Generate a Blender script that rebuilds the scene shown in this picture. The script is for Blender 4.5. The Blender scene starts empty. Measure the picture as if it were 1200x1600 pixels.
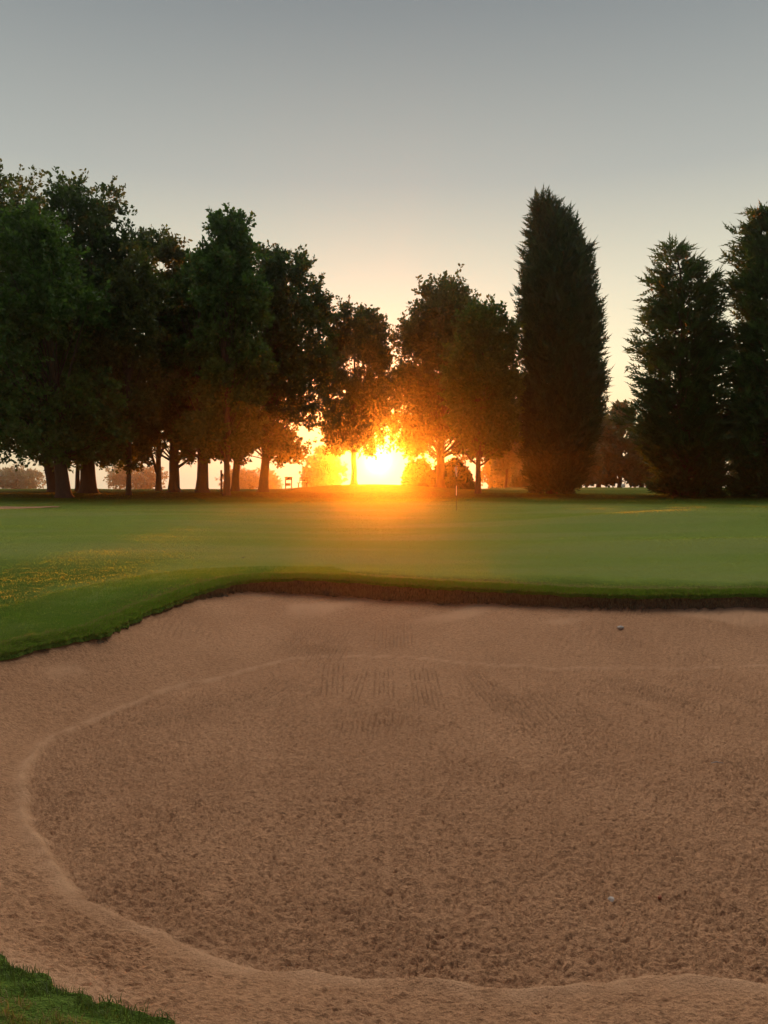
import bpy, math
import numpy as np
rng = np.random.default_rng(7)
S = bpy.context.scene
COL = S.collection
R = math.radians
F = 1180.0; EYE = 1.6; TILT = math.atan(50 / F)
ct, st = math.cos(TILT), math.sin(TILT)

# ---------------------------------------------------------------- helpers
def ray(px, py):
    u = (px - 600) / F; v = (800 - py) / F
    return np.array([u, ct + v * st, -st + v * ct])
def at_z(px, py, z):
    d = ray(px, py); t = (z - EYE) / d[2]
    return d[0] * t, d[1] * t
def at_y(px, py, y):
    d = ray(px, py); t = y / d[1]
    return d[0] * t, y, EYE + d[2] * t

def mesh_np(name, V, faces, mat, parent=None, smooth=False, colors=None, mats=None, midx=None):
    """faces: list of (n,k) int arrays"""
    me = bpy.data.meshes.new(name)
    V = np.asarray(V, dtype=np.float32)
    me.vertices.add(len(V)); me.vertices.foreach_set('co', V.ravel())
    li = np.concatenate([f.ravel() for f in faces]).astype(np.int32)
    tot = np.concatenate([np.full(len(f), f.shape[1], np.int32) for f in faces])
    start = np.concatenate([[0], np.cumsum(tot)[:-1]]).astype(np.int32)
    me.loops.add(len(li)); me.loops.foreach_set('vertex_index', li)
    me.polygons.add(len(tot)); me.polygons.foreach_set('loop_start', start)
    try: me.polygons.foreach_set('loop_total', tot)
    except Exception: pass
    if smooth: me.polygons.foreach_set('use_smooth', np.ones(len(tot), bool))
    for m in (mats or [mat]): me.materials.append(m)
    if midx is not None: me.polygons.foreach_set('material_index', np.asarray(midx, np.int32))
    if colors is not None:
        for cn, cv in colors.items():
            a = me.attributes.new(cn, 'FLOAT', 'POINT'); a.data.foreach_set('value', np.asarray(cv, np.float32).ravel())
    me.update(calc_edges=True); me.validate()
    o = bpy.data.objects.new(name, me); COL.objects.link(o)
    if parent: o.parent = parent
    return o
def grid_faces(nr, nc, wrap=False):
    i = np.arange(nr - 1)[:, None]; j = np.arange(nc if wrap else nc - 1)[None, :]
    j2 = (j + 1) % nc
    return np.stack([i * nc + j, i * nc + j2, (i + 1) * nc + j2, (i + 1) * nc + j], -1).reshape(-1, 4)
def tag(o, label=None, cat=None, group=None, kind=None):
    if label: o['label'] = label
    if cat: o['category'] = cat
    if group: o['group'] = group
    if kind: o['kind'] = kind
    return o
def empty(name, loc):
    o = bpy.data.objects.new(name, None); COL.objects.link(o); o.location = loc
    o.empty_display_size = .2
    return o
def sst(a, b, x):
    t = np.clip((x - a) / (b - a), 0, 1); return t * t * (3 - 2 * t)

# gradient noise, numpy
_p = rng.permutation(4096); _g = rng.uniform(0, 2 * np.pi, 4096)
def perlin(x, y, seed=0):
    x = np.asarray(x, float) + seed * 17.3; y = np.asarray(y, float) + seed * 9.1
    xi = np.floor(x).astype(int); yi = np.floor(y).astype(int); xf = x - xi; yf = y - yi
    def g(ix, iy, dx, dy):
        h = _g[_p[(ix + _p[iy & 4095]) & 4095]]; return np.cos(h) * dx + np.sin(h) * dy
    u = xf**3 * (xf * (xf * 6 - 15) + 10); v = yf**3 * (yf * (yf * 6 - 15) + 10)
    a = g(xi, yi, xf, yf); b = g(xi + 1, yi, xf - 1, yf)
    c = g(xi, yi + 1, xf, yf - 1); d = g(xi + 1, yi + 1, xf - 1, yf - 1)
    return ((a + u * (b - a)) * (1 - v) + (c + u * (d - c)) * v) * 1.5
def fbm(x, y, o=3, seed=0):
    r = 0; a = 1; s = 1
    for k in range(o): r = r + a * perlin(x * s, y * s, seed + k); a *= .5; s *= 2.03
    return r

# ---------------------------------------------------------------- materials
class NT:
    def __init__(s, m): s.t = m.node_tree; s.t.nodes.clear()
    def n(s, typ, **kw):
        nd = s.t.nodes.new(typ)
        for k, v in kw.items():
            if k == 'ins':
                for kk, vv in v.items():
                    if isinstance(vv, bpy.types.NodeSocket): s.t.links.new(vv, nd.inputs[kk])
                    else: nd.inputs[kk].default_value = vv
            else: setattr(nd, k, v)
        return nd
    def ramp(s, fac, stops):
        nd = s.n('ShaderNodeValToRGB'); s.t.links.new(fac, nd.inputs[0]); e = nd.color_ramp.elements
        while len(e) > 1: e.remove(e[-1])
        e[0].position = stops[0][0]; e[0].color = (*stops[0][1], 1)
        for p, c in stops[1:]:
            q = e.new(p); q.color = (*c, 1)
        return nd.outputs[0]
    def mix(s, f, a, b, typ='MIX'):
        nd = s.n('ShaderNodeMix', data_type='RGBA', blend_type=typ)
        for i, v in ((0, f), (6, a), (7, b)):
            if isinstance(v, bpy.types.NodeSocket): s.t.links.new(v, nd.inputs[i])
            else: nd.inputs[i].default_value = (*v, 1) if isinstance(v, tuple) else v
        return nd.outputs[2]
    def math(s, op, a, b=0., c=0.):
        nd = s.n('ShaderNodeMath', operation=op)
        for i, v in enumerate((a, b, c)):
            if isinstance(v, bpy.types.NodeSocket): s.t.links.new(v, nd.inputs[i])
            else: nd.inputs[i].default_value = v
        return nd.outputs[0]
def newmat(name):
    m = bpy.data.materials.new(name); m.use_nodes = True; return m, NT(m)
def noise(t, scale, detail=3, vec=None, rough=.5):
    ins = {'Scale': scale, 'Detail': detail, 'Roughness': rough}
    if vec is not None: ins['Vector'] = vec
    return t.n('ShaderNodeTexNoise', ins=ins).outputs[0]

def leaf_mat(name, dark, light, transl=.3, warm=(.10, .085, .03)):
    m, t = newmat(name)
    geo = t.n('ShaderNodeNewGeometry'); rnd = geo.outputs['Random Per Island']
    pos = geo.outputs['Position']
    c = t.mix(rnd, dark, light)
    c = t.mix(t.math('MULTIPLY', sst_node(t, noise(t, .35, 2, pos), .52, .7), .4), c, warm)
    d = t.n('ShaderNodeBsdfDiffuse', ins={'Color': c})
    tr = t.n('ShaderNodeBsdfTranslucent', ins={'Color': t.mix(.6, c, (light[0] * 1.6, light[1] * 1.7, light[2] * .5))})
    ms = t.n('ShaderNodeMixShader', ins={0: transl, 1: d.outputs[0], 2: tr.outputs[0]})
    gl = t.n('ShaderNodeBsdfGlossy', ins={'Color': (1, 1, 1, 1), 'Roughness': .5})
    ms2 = t.n('ShaderNodeMixShader', ins={0: .025, 1: ms.outputs[0], 2: gl.outputs[0]})
    t.n('ShaderNodeOutputMaterial', ins={0: ms2.outputs[0]})
    return m
def sst_node(t, v, a, b):
    nd = t.n('ShaderNodeMapRange', interpolation_type='SMOOTHSTEP', ins={0: v, 1: a, 2: b, 3: 0., 4: 1.})
    return nd.outputs[0]
def plain(name, col, rough=.7, var=.15, scale=8., bump=.0, bscale=40.):
    m, t = newmat(name)
    pos = t.n('ShaderNodeNewGeometry').outputs['Position']
    nz = noise(t, scale, 4, pos)
    c = t.mix(nz, tuple(x * (1 - var) for x in col), tuple(min(1, x * (1 + var)) for x in col))
    b = t.n('ShaderNodeBsdfPrincipled', ins={'Base Color': c, 'Roughness': rough})
    if bump:
        bn = t.n('ShaderNodeBump', ins={'Strength': bump, 'Distance': .02, 'Height': noise(t, bscale, 4, pos)})
        t.t.links.new(bn.outputs[0], b.inputs['Normal'])
    t.n('ShaderNodeOutputMaterial', ins={0: b.outputs[0]})
    return m

def sand_mat():
    m, t = newmat('sand')
    pos = t.n('ShaderNodeNewGeometry').outputs['Position']
    big = noise(t, .9, 3, pos); mid = noise(t, 7., 4, pos); fine = noise(t, 160., 3, pos, .7)
    sm = t.n('ShaderNodeAttribute', attribute_name='smooth_sand').outputs['Fac']
    c = t.mix(sst_node(t, big, .35, .68), (.46, .232, .120), (.54, .282, .150))
    c = t.mix(t.math('MULTIPLY', mid, .45), c, (.60, .355, .21))
    c = t.mix(t.math('MULTIPLY', sm, .5), c, (.62, .375, .225))
    mp = t.n('ShaderNodeMapping', ins={'Vector': pos, 'Scale': (.7, 1.9, 1)}).outputs[0]
    shade_mottle = t.math('MULTIPLY', sst_node(t, t.math('ADD', t.math('MULTIPLY', noise(t, 62., 6, mp, .85), .55), t.math('MULTIPLY', noise(t, 34., 4, mp, .8), .45)), .45, .58), t.math('SUBTRACT', .72, t.math('MULTIPLY', sm, .7)))
    c = t.mix(shade_mottle, c, (.20, .105, .055))  # random dark mottle painted in, standing in for shade in the sand's pits
    c = t.mix(t.math('MULTIPLY', t.n('ShaderNodeAttribute', attribute_name='comb').outputs['Fac'], .6), c, (.16, .085, .045))  # rake grooves painted darker in place of the shade inside them
    c = t.mix(sst_node(t, fine, .52, .75), c, (.22, .12, .065))
    c = t.mix(sst_node(t, noise(t, 220., 2, pos), .68, .8), c, (.78, .58, .42))
    h = t.math('ADD', t.math('MULTIPLY', noise(t, 60., 4, pos, .65), 1.0), t.math('MULTIPLY', fine, .4))
    bn = t.n('ShaderNodeBump', ins={'Strength': 1., 'Distance': .02, 'Height': h})
    b = t.n('ShaderNodeBsdfPrincipled', ins={'Base Color': c, 'Roughness': .95, 'Normal': bn.outputs[0], 'Specular IOR Level': .1})
    t.n('ShaderNodeOutputMaterial', ins={0: b.outputs[0]})
    return m
def turf_mat(blade=False):
    m, t = newmat('turf_blade' if blade else 'turf')
    pos = t.n('ShaderNodeNewGeometry').outputs['Position']
    at = lambda n: t.n('ShaderNodeAttribute', attribute_name=n).outputs['Fac']
    mp = t.n('ShaderNodeMapping', ins={'Vector': pos, 'Rotation': (0, 0, R(38)), 'Scale': (1, 1, 1)}).outputs[0]
    stripe = noise(t, 1., 2, t.n('ShaderNodeMapping', ins={'Vector': pos, 'Rotation': (0, 0, R(12)), 'Scale': (.10, .42, 1)}).outputs[0])
    n1 = noise(t, .25, 4, pos); n2 = noise(t, 3., 5, pos, .65); n3 = noise(t, 45., 3, pos, .7); n4 = noise(t, 11., 5, pos, .7)
    green = t.mix(n1, (.205, .285, .062), (.285, .355, .098))
    green = t.mix(t.math('MULTIPLY', sst_node(t, stripe, .42, .62), .6), green, (.32, .345, .13))
    green = t.mix(t.math('MULTIPLY', sst_node(t, n2, .48, .72), .35), green, (.26, .28, .08))
    green = t.mix(t.math('MULTIPLY', n4, .35), green, (.09, .175, .03))
    rough = t.mix(sst_node(t, n4, .4, .65), (.075, .135, .024), (.125, .19, .038))
    rough = t.mix(sst_node(t, n3, .45, .7), rough, (.12, .18, .03))
    c = t.mix(at('rough'), green, rough)
    dry = t.mix(n2, (.13, .11, .04), (.20, .165, .065))
    c = t.mix(t.math('MULTIPLY', at('dry'), sst_node(t, t.math('ADD', n4, t.math('MULTIPLY', at('dry'), .3)), .4, .75)), c, dry)
    lit = t.mix(n4, (.05, .055, .022), (.085, .07, .03))  # leaf litter, with the shadow band under the trees darkened into its colour
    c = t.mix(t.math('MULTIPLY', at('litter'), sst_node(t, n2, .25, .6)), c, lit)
    c = t.mix(t.math('MULTIPLY', at('fairway'), .7), c, t.mix(n2, (.13, .155, .04), (.19, .19, .06)))
    if blade:
        rnd = t.n('ShaderNodeNewGeometry').outputs['Random Per Island']
        c = t.mix(t.math('MULTIPLY', rnd, .5), c, t.n('ShaderNodeVectorMath', operation='MULTIPLY', ins={0: c, 1: (1.5, 1.35, 1.3)}).outputs[0])
        d = t.n('ShaderNodeBsdfDiffuse', ins={'Color': c})
        tr = t.n('ShaderNodeBsdfTranslucent', ins={'Color': t.n('ShaderNodeVectorMath', operation='MULTIPLY', ins={0: c, 1: (1.6, 1.5, .8)}).outputs[0]})
        ms = t.n('ShaderNodeMixShader', ins={0: .5, 1: d.outputs[0], 2: tr.outputs[0]})
        t.n('ShaderNodeOutputMaterial', ins={0: ms.outputs[0]})
        return m
    h = t.math('ADD', n3, t.math('MULTIPLY', n4, 1.0))
    bn = t.n('ShaderNodeBump', ins={'Strength': 1., 'Distance': .12, 'Height': h})
    d = t.n('ShaderNodeBsdfDiffuse', ins={'Color': c, 'Normal': bn.outputs[0]})
    sh = t.n('ShaderNodeBsdfSheen', ins={'Color': (.5, .55, .25, 1), 'Roughness': .4, 'Normal': bn.outputs[0]})
    ms = t.n('ShaderNodeAddShader', ins={0: d.outputs[0], 1: sh.outputs[0]})
    t.t.links.new(c, sh.inputs['Color'])
    t.n('ShaderNodeOutputMaterial', ins={0: ms.outputs[0]})
    return m
def bark_mat(name, a, b):
    m, t = newmat(name)
    pos = t.n('ShaderNodeNewGeometry').outputs['Position']
    mp = t.n('ShaderNodeMapping', ins={'Vector': pos, 'Scale': (1, 1, .22)}).outputs[0]
    nz = noise(t, 9., 5, mp, .65)
    bn = t.n('ShaderNodeBump', ins={'Strength': .8, 'Distance': .05, 'Height': nz})
    p = t.n('ShaderNodeBsdfPrincipled', ins={'Base Color': t.mix(nz, a, b), 'Roughness': .95, 'Normal': bn.outputs[0]})
    t.n('ShaderNodeOutputMaterial', ins={0: p.outputs[0]})
    return m
M_SAND = sand_mat(); M_TURF = turf_mat(); M_TBLADE = turf_mat(True)
M_BARK = bark_mat('bark', (.035, .025, .018), (.10, .075, .05))
M_BARKC = bark_mat('conifer_bark', (.04, .025, .015), (.11, .065, .04))
M_LEAF = [leaf_mat('leaf_dark', (.022, .046, .013), (.058, .105, .028)),
          leaf_mat('leaf_mid', (.030, .068, .013), (.080, .155, .032)),
          leaf_mat('leaf_olive', (.036, .052, .014), (.095, .118, .034))]
M_CON = leaf_mat('conifer_leaf', (.020, .046, .016), (.052, .096, .032), .12, (.05, .05, .022))
M_CON2 = leaf_mat('conifer_leaf_light', (.024, .058, .018), (.066, .125, .036), .2, (.05, .06, .022))
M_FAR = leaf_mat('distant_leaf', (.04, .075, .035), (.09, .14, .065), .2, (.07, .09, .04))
M_PALE = leaf_mat('mist_painted_leaf', (.19, .21, .17), (.27, .29, .23), .2, (.24, .25, .19))  # mist painted into the leaf colour, making up for thin haze
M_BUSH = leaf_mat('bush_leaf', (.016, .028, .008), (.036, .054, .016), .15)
M_GRASS = leaf_mat('grass_blade', (.08, .17, .018), (.16, .27, .04), .35, (.17, .16, .06))
M_GRASSD = leaf_mat('grass_blade_dull', (.055, .085, .020), (.12, .155, .04), .3, (.13, .11, .045))
M_DRY = leaf_mat('dry_blade', (.16, .13, .06), (.30, .25, .12), .3, (.2, .16, .08))
M_EARTH = plain('earth', (.13, .085, .05), .95, .85, 22., .9, 30.)
M_WOOD = plain('sign_wood', (.06, .045, .03), .8, .3, 20.)
M_WHITE = plain('white_paint', (.88, .87, .84), .5, .05)
M_BLACK = plain('black_paint', (.02, .02, .02), .5, .1)
M_BOARD = plain('sign_board', (.10, .085, .06), .6, .2)
M_CLOTH = plain('flag_cloth', (.78, .72, .82), .8, .25, 14.)
M_STONE = plain('pale_stone', (.40, .34, .30), .8, .2, 60.)
M_RUST = plain('rust_stone', (.30, .09, .04), .8, .3, 60.)
M_TWIG = plain('twig', (.12, .08, .05), .9, .3, 60.)
M_PLATE = plain('post_plate', (.45, .45, .40), .5, .1)

# ---------------------------------------------------------------- terrain height
YK = [-60, 0, 2, 5, 9, 20, 31, 40, 46, 52, 60, 66, 80, 110, 160, 400]
ZL = [-.1, 0, 0, .05, .12, .16, .28, .50, .68, .79, .86, .82, .2, -1.6, -4, -7]
ZR = [-.1, 0, 0, .05, .12, .17, .28, .48, .62, .70, .76, .80, .82, .2, -2.5, -7]
_yy = np.linspace(-60, 400, 2400)
def _sm(z):
    a = np.interp(_yy, YK, z); k = np.hanning(21); k /= k.sum()
    return np.convolve(np.pad(a, 10, 'edge'), k, 'valid')
_zl, _zr = _sm(ZL), _sm(ZR)
def G(x, y):
    x = np.asarray(x, float); y = np.asarray(y, float)
    w = sst(2, 14, x)
    z = np.interp(y, _yy, _zl) * (1 - w) + np.interp(y, _yy, _zr) * w
    g = lambda cx, cy, sx, sy, h: h * np.exp(-((x - cx) / sx)**2 - ((y - cy) / sy)**2)
    z = z + g(-1.2, 57, 5.4, 4.5, .50) + g(-1.4, 10.6, 2.4, 1.6, .10) + g(11.5, 24, 6, 3.5, .48) + g(9, 16.5, 4, 1.8, .16)
    z = z + g(-14, 30, 7, 3, .12) - g(2, 22, 9, 4, .06)
    far = sst(8, 25, y)
    z = z + far * (.05 * perlin(x * .16, y * .22, 3) + .03 * perlin(x * .4, y * .5, 5))
    return z

# ---------------------------------------------------------------- bunker plan
CX, CY = 1.3, 5.9
FLOOR = -.44
edge_px = [(0, 1022, .04), (60, 1008, .05), (120, 996, .06), (180, 980, .07), (235, 955, .08), (290, 936, .10), (350, 915, .14), (420, 903, .19),
           (500, 900, .21), (600, 906, .20), (700, 912, .17), (800, 917, .14), (900, 923, .13), (1000, 925, .13), (1100, 924, .13), (1200, 922, .13)]
ed = [at_z(a, b, z) for a, b, z in edge_px]
ed += [(6.6, 10.1), (8.2, 9.3), (9.3, 7.8), (9.4, 6.0), (8.4, 4.2), (6.6, 2.6), (4.6, 1.7), (2.6, 1.30), (1.0, 1.35), (.1, 1.62)]
ed += [at_z(322, 1600, 0.), at_z(250, 1576, 0.), at_z(150, 1545, 0.), at_z(60, 1512, 0.), at_z(0, 1488, 0.)]
ed += [(-1.9, 2.75), (-2.7, 3.3), (-3.4, 4.1), (-3.75, 5.1), (-3.7, 6.0)]
ridge_px = [(1200, 1040), (1050, 1046), (870, 1046), (780, 1041), (700, 1033), (600, 1026), (530, 1023), (450, 1029), (390, 1046), (320, 1065),
            (250, 1082), (190, 1106), (130, 1130), (80, 1152), (50, 1182), (38, 1214), (40, 1262), (48, 1302), (75, 1350), (120, 1395), (180, 1438),
            (240, 1466), (330, 1496), (430, 1518), (530, 1532), (650, 1541), (780, 1548), (900, 1545), (1000, 1541), (1200, 1536)]
rd = [at_z(a, b, FLOOR) for a, b in ridge_px] + [(2.6, 2.5), (4.2, 2.9), (6, 4.0), (7.3, 5.6), (7.4, 7.0), (6.4, 8.1), (5.2, 8.45)]
def polar(pts):
    p = np.array(pts); th = np.arctan2(p[:, 1] - CY, p[:, 0] - CX); r = np.hypot(p[:, 1] - CY, p[:, 0] - CX)
    o = np.argsort(th); th, r = th[o], r[o]
    tg = np.linspace(-np.pi, np.pi, 2881)
    rr = np.interp(tg, np.concatenate([th - 2 * np.pi, th, th + 2 * np.pi]), np.tile(r, 3))
    k = np.hanning(45); k /= k.sum()
    rr = np.convolve(np.concatenate([rr[-23:-1], rr, rr[1:23]]), k, 'valid')
    return tg, rr
TG, RE = polar(ed); _, RI = polar(rd)
lipx = np.array([[0, .03], [130, .035], [240, .06], [330, .11], [430, .20], [600, .23], [800, .185], [1000, .16], [1200, .165]])
def edgeR(th): return np.interp(th, TG, RE)
def ridgeR(th): return np.minimum(np.interp(th, TG, RI), edgeR(th) - .25)
def liph(th):
    r = edgeR(th); x = CX + r * np.cos(th); y = CY + r * np.sin(th)
    px = 600 + F * x / np.maximum(y, .5)
    h = np.interp(px, lipx[:, 0], lipx[:, 1])
    return h * sst(4.5, 7, y) + .045 * (1 - sst(4.5, 7, y))
def wob(th):  # ragged edge
    return (.3 + .7 * sst(-.1, .3, np.sin(th))) * (.05 * perlin(th * 14, th * 0 + 2.2) + .025 * perlin(th * 90, th * 0 + 5.7)) + .03 * perlin(th * 45, th * 0 + 7.7) + .008 * perlin(th * 150, th * 0 + 1.7)

# turf sheet
NA = 1500
th = np.linspace(-np.pi, np.pi, NA, endpoint=False)
re = edgeR(th) + wob(th)
offs = np.concatenate([[-.035, -.03, -.015, 0, .012, .03, .055], .055 + np.cumsum(.03 * 1.055 ** np.arange(126))])
offs = offs[offs < 600]
rows = []
xe, ye = CX + re * np.cos(th), CY + re * np.sin(th)
for k, o in enumerate(offs):
    rr = re + o
    X = CX + rr * np.cos(th); Y = CY + rr * np.sin(th)
    cxl = np.minimum(1, np.minimum(262 / np.maximum(1e-6, np.abs(X)), np.where(Y > 0, 262 / np.maximum(1e-6, Y), 42 / np.maximum(1e-6, -Y))))
    if o > 20: X, Y = X * cxl, Y * cxl
    Z = G(X, Y)
    Z = Z - .05 * (1 - sst(-.035, .22, o)) + .012 * fbm(X * 3, Y * 3, 2, 4) * (1 - sst(12, 16, Y)) + .012 * perlin(X * 9, Y * 9, 8) * (1 - sst(.2, 1.6, o))
    if k == 0: Z = Z - .035
    if k == 1: Z = Z - .015
    rows.append(np.stack([X, Y, Z], -1))
V = np.array(rows).reshape(-1, 3)
X, Y = V[:, 0], V[:, 1]
ofr = np.repeat(offs, NA)
near = 1 - sst(1.9, 2.8, np.hypot(X + .9, Y - 1.9))
roughm = np.clip(1 - sst(.5, 1.6, ofr + .4 * perlin(X, Y, 12)), 0, 1) * .9
roughm = np.maximum(roughm, (1 - sst(-4.6, -3.2, X + .6 * perlin(X * .5, Y * .5, 4))) * (1 - sst(11, 16, Y)))
roughm = np.maximum(roughm, sst(36, 40, Y + 2 * perlin(X * .1, Y * .1, 6)))
dry = np.maximum(near * .9 * sst(.22, .5, ofr), (1 - sst(.3, .95, ofr)) * sst(7.5, 9.5, Y) * sst(-.02, .08, ofr) * .9)
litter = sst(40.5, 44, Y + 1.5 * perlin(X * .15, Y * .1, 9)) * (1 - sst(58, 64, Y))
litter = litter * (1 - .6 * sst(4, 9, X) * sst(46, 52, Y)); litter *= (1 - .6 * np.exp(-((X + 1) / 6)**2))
fair = sst(60, 66, Y) * (1 - .0 * X)
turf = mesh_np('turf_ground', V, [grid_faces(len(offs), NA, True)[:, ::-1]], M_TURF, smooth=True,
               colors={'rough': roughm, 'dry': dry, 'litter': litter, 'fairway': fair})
tag(turf, kind='structure')

# earth lip
rows = []
for k, (f, inn) in enumerate([(0, .0), (.12, .012), (.25, .022), (.45, .02), (.65, .012), (.85, 0.), (1.0, -.015), (1.6, -.05)]):
    n = .05 * fbm(th * 40, np.full_like(th, f * 9), 3, 6) * (1 if k else 0)
    rr = re - .004 + inn + n * .7 + (.0 if k else -.01)
    Xl = CX + rr * np.cos(th); Yl = CY + rr * np.sin(th)
    z0 = G(xe, ye) - .065
    zb = G(xe, ye) - .06 - liph(th)
    rows.append(np.stack([Xl, Yl, z0 + (zb - .03 - z0) * f], -1))
V = np.array(rows).reshape(-1, 3)
lip = mesh_np('bunker_lip', V, [grid_faces(len(rows), NA, True)], M_EARTH, smooth=False)
tag(lip, kind='structure')

# sand sheet
def sand_z(X, Y, detail=True):
    t = np.arctan2(Y - CY, X - CX); r = np.hypot(X - CX, Y - CY)
    RE_, RI_ = edgeR(t), ridgeR(t)
    xe_, ye_ = CX + RE_ * np.cos(t), CY + RE_ * np.sin(t)
    zt = G(xe_, ye_) - .06 - liph(t)
    f = np.clip((r - RI_) / (RE_ - RI_), -3, 1.25)
    fp = np.clip(f, 0, 1.25)
    z = FLOOR + (zt - FLOOR) * (fp ** 1.15)
    # feathered top edge of sand against the bank
    z = z + .022 * fbm(t * 60, t * 0 + 4., 3, 2) * (.6 + perlin(t * 9, t * 0, 3)) * sst(.88, 1.0, f) * sst(5, 8, Y)
    rr_ = r - RI_ + .05 * perlin(t * 6, t * 0, 31) + .018 * perlin(t * 24, t * 0, 32)
    inside = 1 - sst(-.06, .02, rr_)
    nearw = 1 - sst(3.5, 6.5, Y)
    ridge = np.exp(-(rr_ / (.020 + .030 * nearw))**2) * (.014 + .018 * nearw) * (.6 + .6 * perlin(t * 9, t * 0, 33))
    z = z - .012 * inside - .015 * inside * nearw + ridge
    z = z + .02 * perlin(X * .9, Y * .9, 40)
    sm = np.exp(-(rr_ / (.035 + .04 * nearw))**2)
    comb_ = np.zeros_like(sm)
    if detail:
        wx = X + .05 * perlin(X * 5, Y * 5, 50); wy = Y + .05 * perlin(X * 5, Y * 5, 51)
        lump = fbm(wx * 17, wy * 26, 3, 52)
        lump = lump - .5 * np.abs(perlin(wx * 11, wy * 19, 58)) * 1.4
        patch = .65 + .6 * perlin(X * 1.3, Y * 1.3, 55)
        cr_ = np.abs(perlin(wx * 19, wy * 30, 71)) + .6 * np.abs(perlin(wx * 38, wy * 58, 72))
        z = z + inside * (.018 * lump - .05 * (.45 - cr_).clip(0, .5)) * np.clip(patch, .7, 1.15)
        # comb strokes of the rake
        for (cx, cy, wdt, ln, a, sp, amp) in combs:
            dx, dy = X - cx, Y - cy
            u = dx * math.cos(a) + dy * math.sin(a); v = -dx * math.sin(a) + dy * math.cos(a)
            m = (1 - sst(wdt * .8, wdt, np.abs(u))) * (1 - sst(ln * .6, ln, np.abs(v + .12 * perlin(X * 14, Y * 3, 60))))
            m = m * sst(-.25, .35, perlin(u * 30, v * 3.5, 90) + .25)
            ln_ = np.cos(2 * np.pi * (u + .006 * perlin(X * 8, Y * 8, 61)) / sp)
            z = z - m * amp * np.clip(ln_, -.3, 1)
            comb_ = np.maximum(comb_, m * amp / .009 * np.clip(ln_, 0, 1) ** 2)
        # outer face: fine shallow strokes running up the face
        out = sst(.03, .12, rr_) * (1 - sst(.92, 1.0, f))
        arc = t * RE_
        st_ = perlin(arc * 26 + .6 * perlin(X * 2, Y * 2, 5), r * 5, 63)
        rp = perlin(wx * 13, wy * 34, 64) + .6 * perlin(wx * 30, wy * 60, 65)
        pm = np.clip(.7 + .8 * perlin(X * 1.1, Y * 1.1, 66), .1, 1.3)
        z = z + out * pm * (.005 * st_ + .014 * rp)
        z = z + (.0012 + .003 * inside) * fbm(X * 50, Y * 75, 2, 67)
        bare = sst(.25, .5, perlin(X * .9 + 3, Y * 1.4, 68)) * sst(.5, .75, f)
        sm = np.maximum(sm * (.75 + .8 * perlin(X * 7, Y * 7, 69)).clip(0, 1), bare * .8)
    return z, sm, comb_
combs = []
for (px, py, wpx, lpx, ang, sp) in [(665, 1070, 26, 36, 0, 30), (600, 1062, 20, 24, .0, 30), (520, 1055, 22, 30, .05, 34), (765, 1080, 24, 40, .1, 34), (840, 1108, 46, 34, .06, 42), (890, 1100, 28, 30, .25, 36), (560, 1068, 14, 30, -.05, 30),
                                    (1040, 1085, 50, 42, .5, 50), (1130, 1078, 22, 40, .5, 40), (960, 1090, 20, 30, .4, 40), (330, 1092, 50, 22, -.7, 50), (240, 1122, 40, 22, -.8, 50), (420, 1075, 26, 26, -.3, 40)]:
    x, y = at_z(px, py, FLOOR); s = y / F
    x2, y2 = at_z(px, py - lpx, FLOOR); x3, y3 = at_z(px, py + lpx, FLOOR)
    combs.append((x, y, wpx * s, (y2 - y3) / 2, ang, sp / 4.2 * s, .009))
crg = np.random.default_rng(5)
for k in range(34):
    px = crg.uniform(60, 1190); outer = k % 3 == 0
    py = crg.uniform(955, 1010) if outer else crg.uniform(1060, 1130)
    if px < 420: py += (420 - px) * (.22 if outer else .30)
    x, y = at_z(px, py, FLOOR + (.15 if outer else 0)); s = y / F
    ang = np.interp(px, [60, 300, 500, 700, 900, 1190], [-.95, -.75, -.2, .02, .2, .5]) + crg.uniform(-.12, .12)
    combs.append((x, y, crg.uniform(22, 50) * s, crg.uniform(.25, .6), ang, .045, crg.uniform(.004, .008)))
uu = np.concatenate([np.linspace(-1.3, -.56, 90)[:-1], np.linspace(-.56, .56, 860), np.linspace(.56, 2.0, 160)[1:]])
vy = np.concatenate([np.geomspace(.9, 2.0, 40)[:-1], 1 / np.linspace(1 / 2.0, 1 / 12.0, 560)])
D, U = np.meshgrid(vy, uu, indexing='ij')
X = D * U; Y = D
t_ = np.arctan2(Y - CY, X - CX); r_ = np.hypot(X - CX, Y - CY)
Z, sm, cmb = sand_z(X, Y)
keep = (r_ < edgeR(t_) + .12)
fc = grid_faces(*X.shape)
kf = keep.ravel()[fc].all(1)
fc = fc[kf]
used = np.unique(fc); rem = np.full(X.size, -1); rem[used] = np.arange(len(used))
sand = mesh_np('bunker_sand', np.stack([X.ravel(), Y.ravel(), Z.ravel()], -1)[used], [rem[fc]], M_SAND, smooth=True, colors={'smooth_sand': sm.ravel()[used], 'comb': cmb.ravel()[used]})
tag(sand, kind='structure')

# far bunker on the left
a = np.linspace(0, 2 * np.pi, 64, endpoint=False)
bx, by, _ = at_y(-40, 797, 33)
rows = []
for f in (0, .35, .7, .9, 1):
    rr = f * (1 + .08 * np.sin(3 * a) + .05 * np.sin(5 * a + 1))
    X = bx + 3.4 * rr * np.cos(a); Y = by + 1.6 * rr * np.sin(a)
    rows.append(np.stack([X, Y, G(X, Y) + .02 + .05 * (1 - f) + .015 * fbm(X * 3, Y * 3, 2)], -1))
tag(mesh_np('far_bunker_sand', np.array(rows).reshape(-1, 3), [grid_faces(5, 64, True)], M_SAND, smooth=True,
            colors={'smooth_sand': np.ones(320) * .3}), kind='structure')

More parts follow.
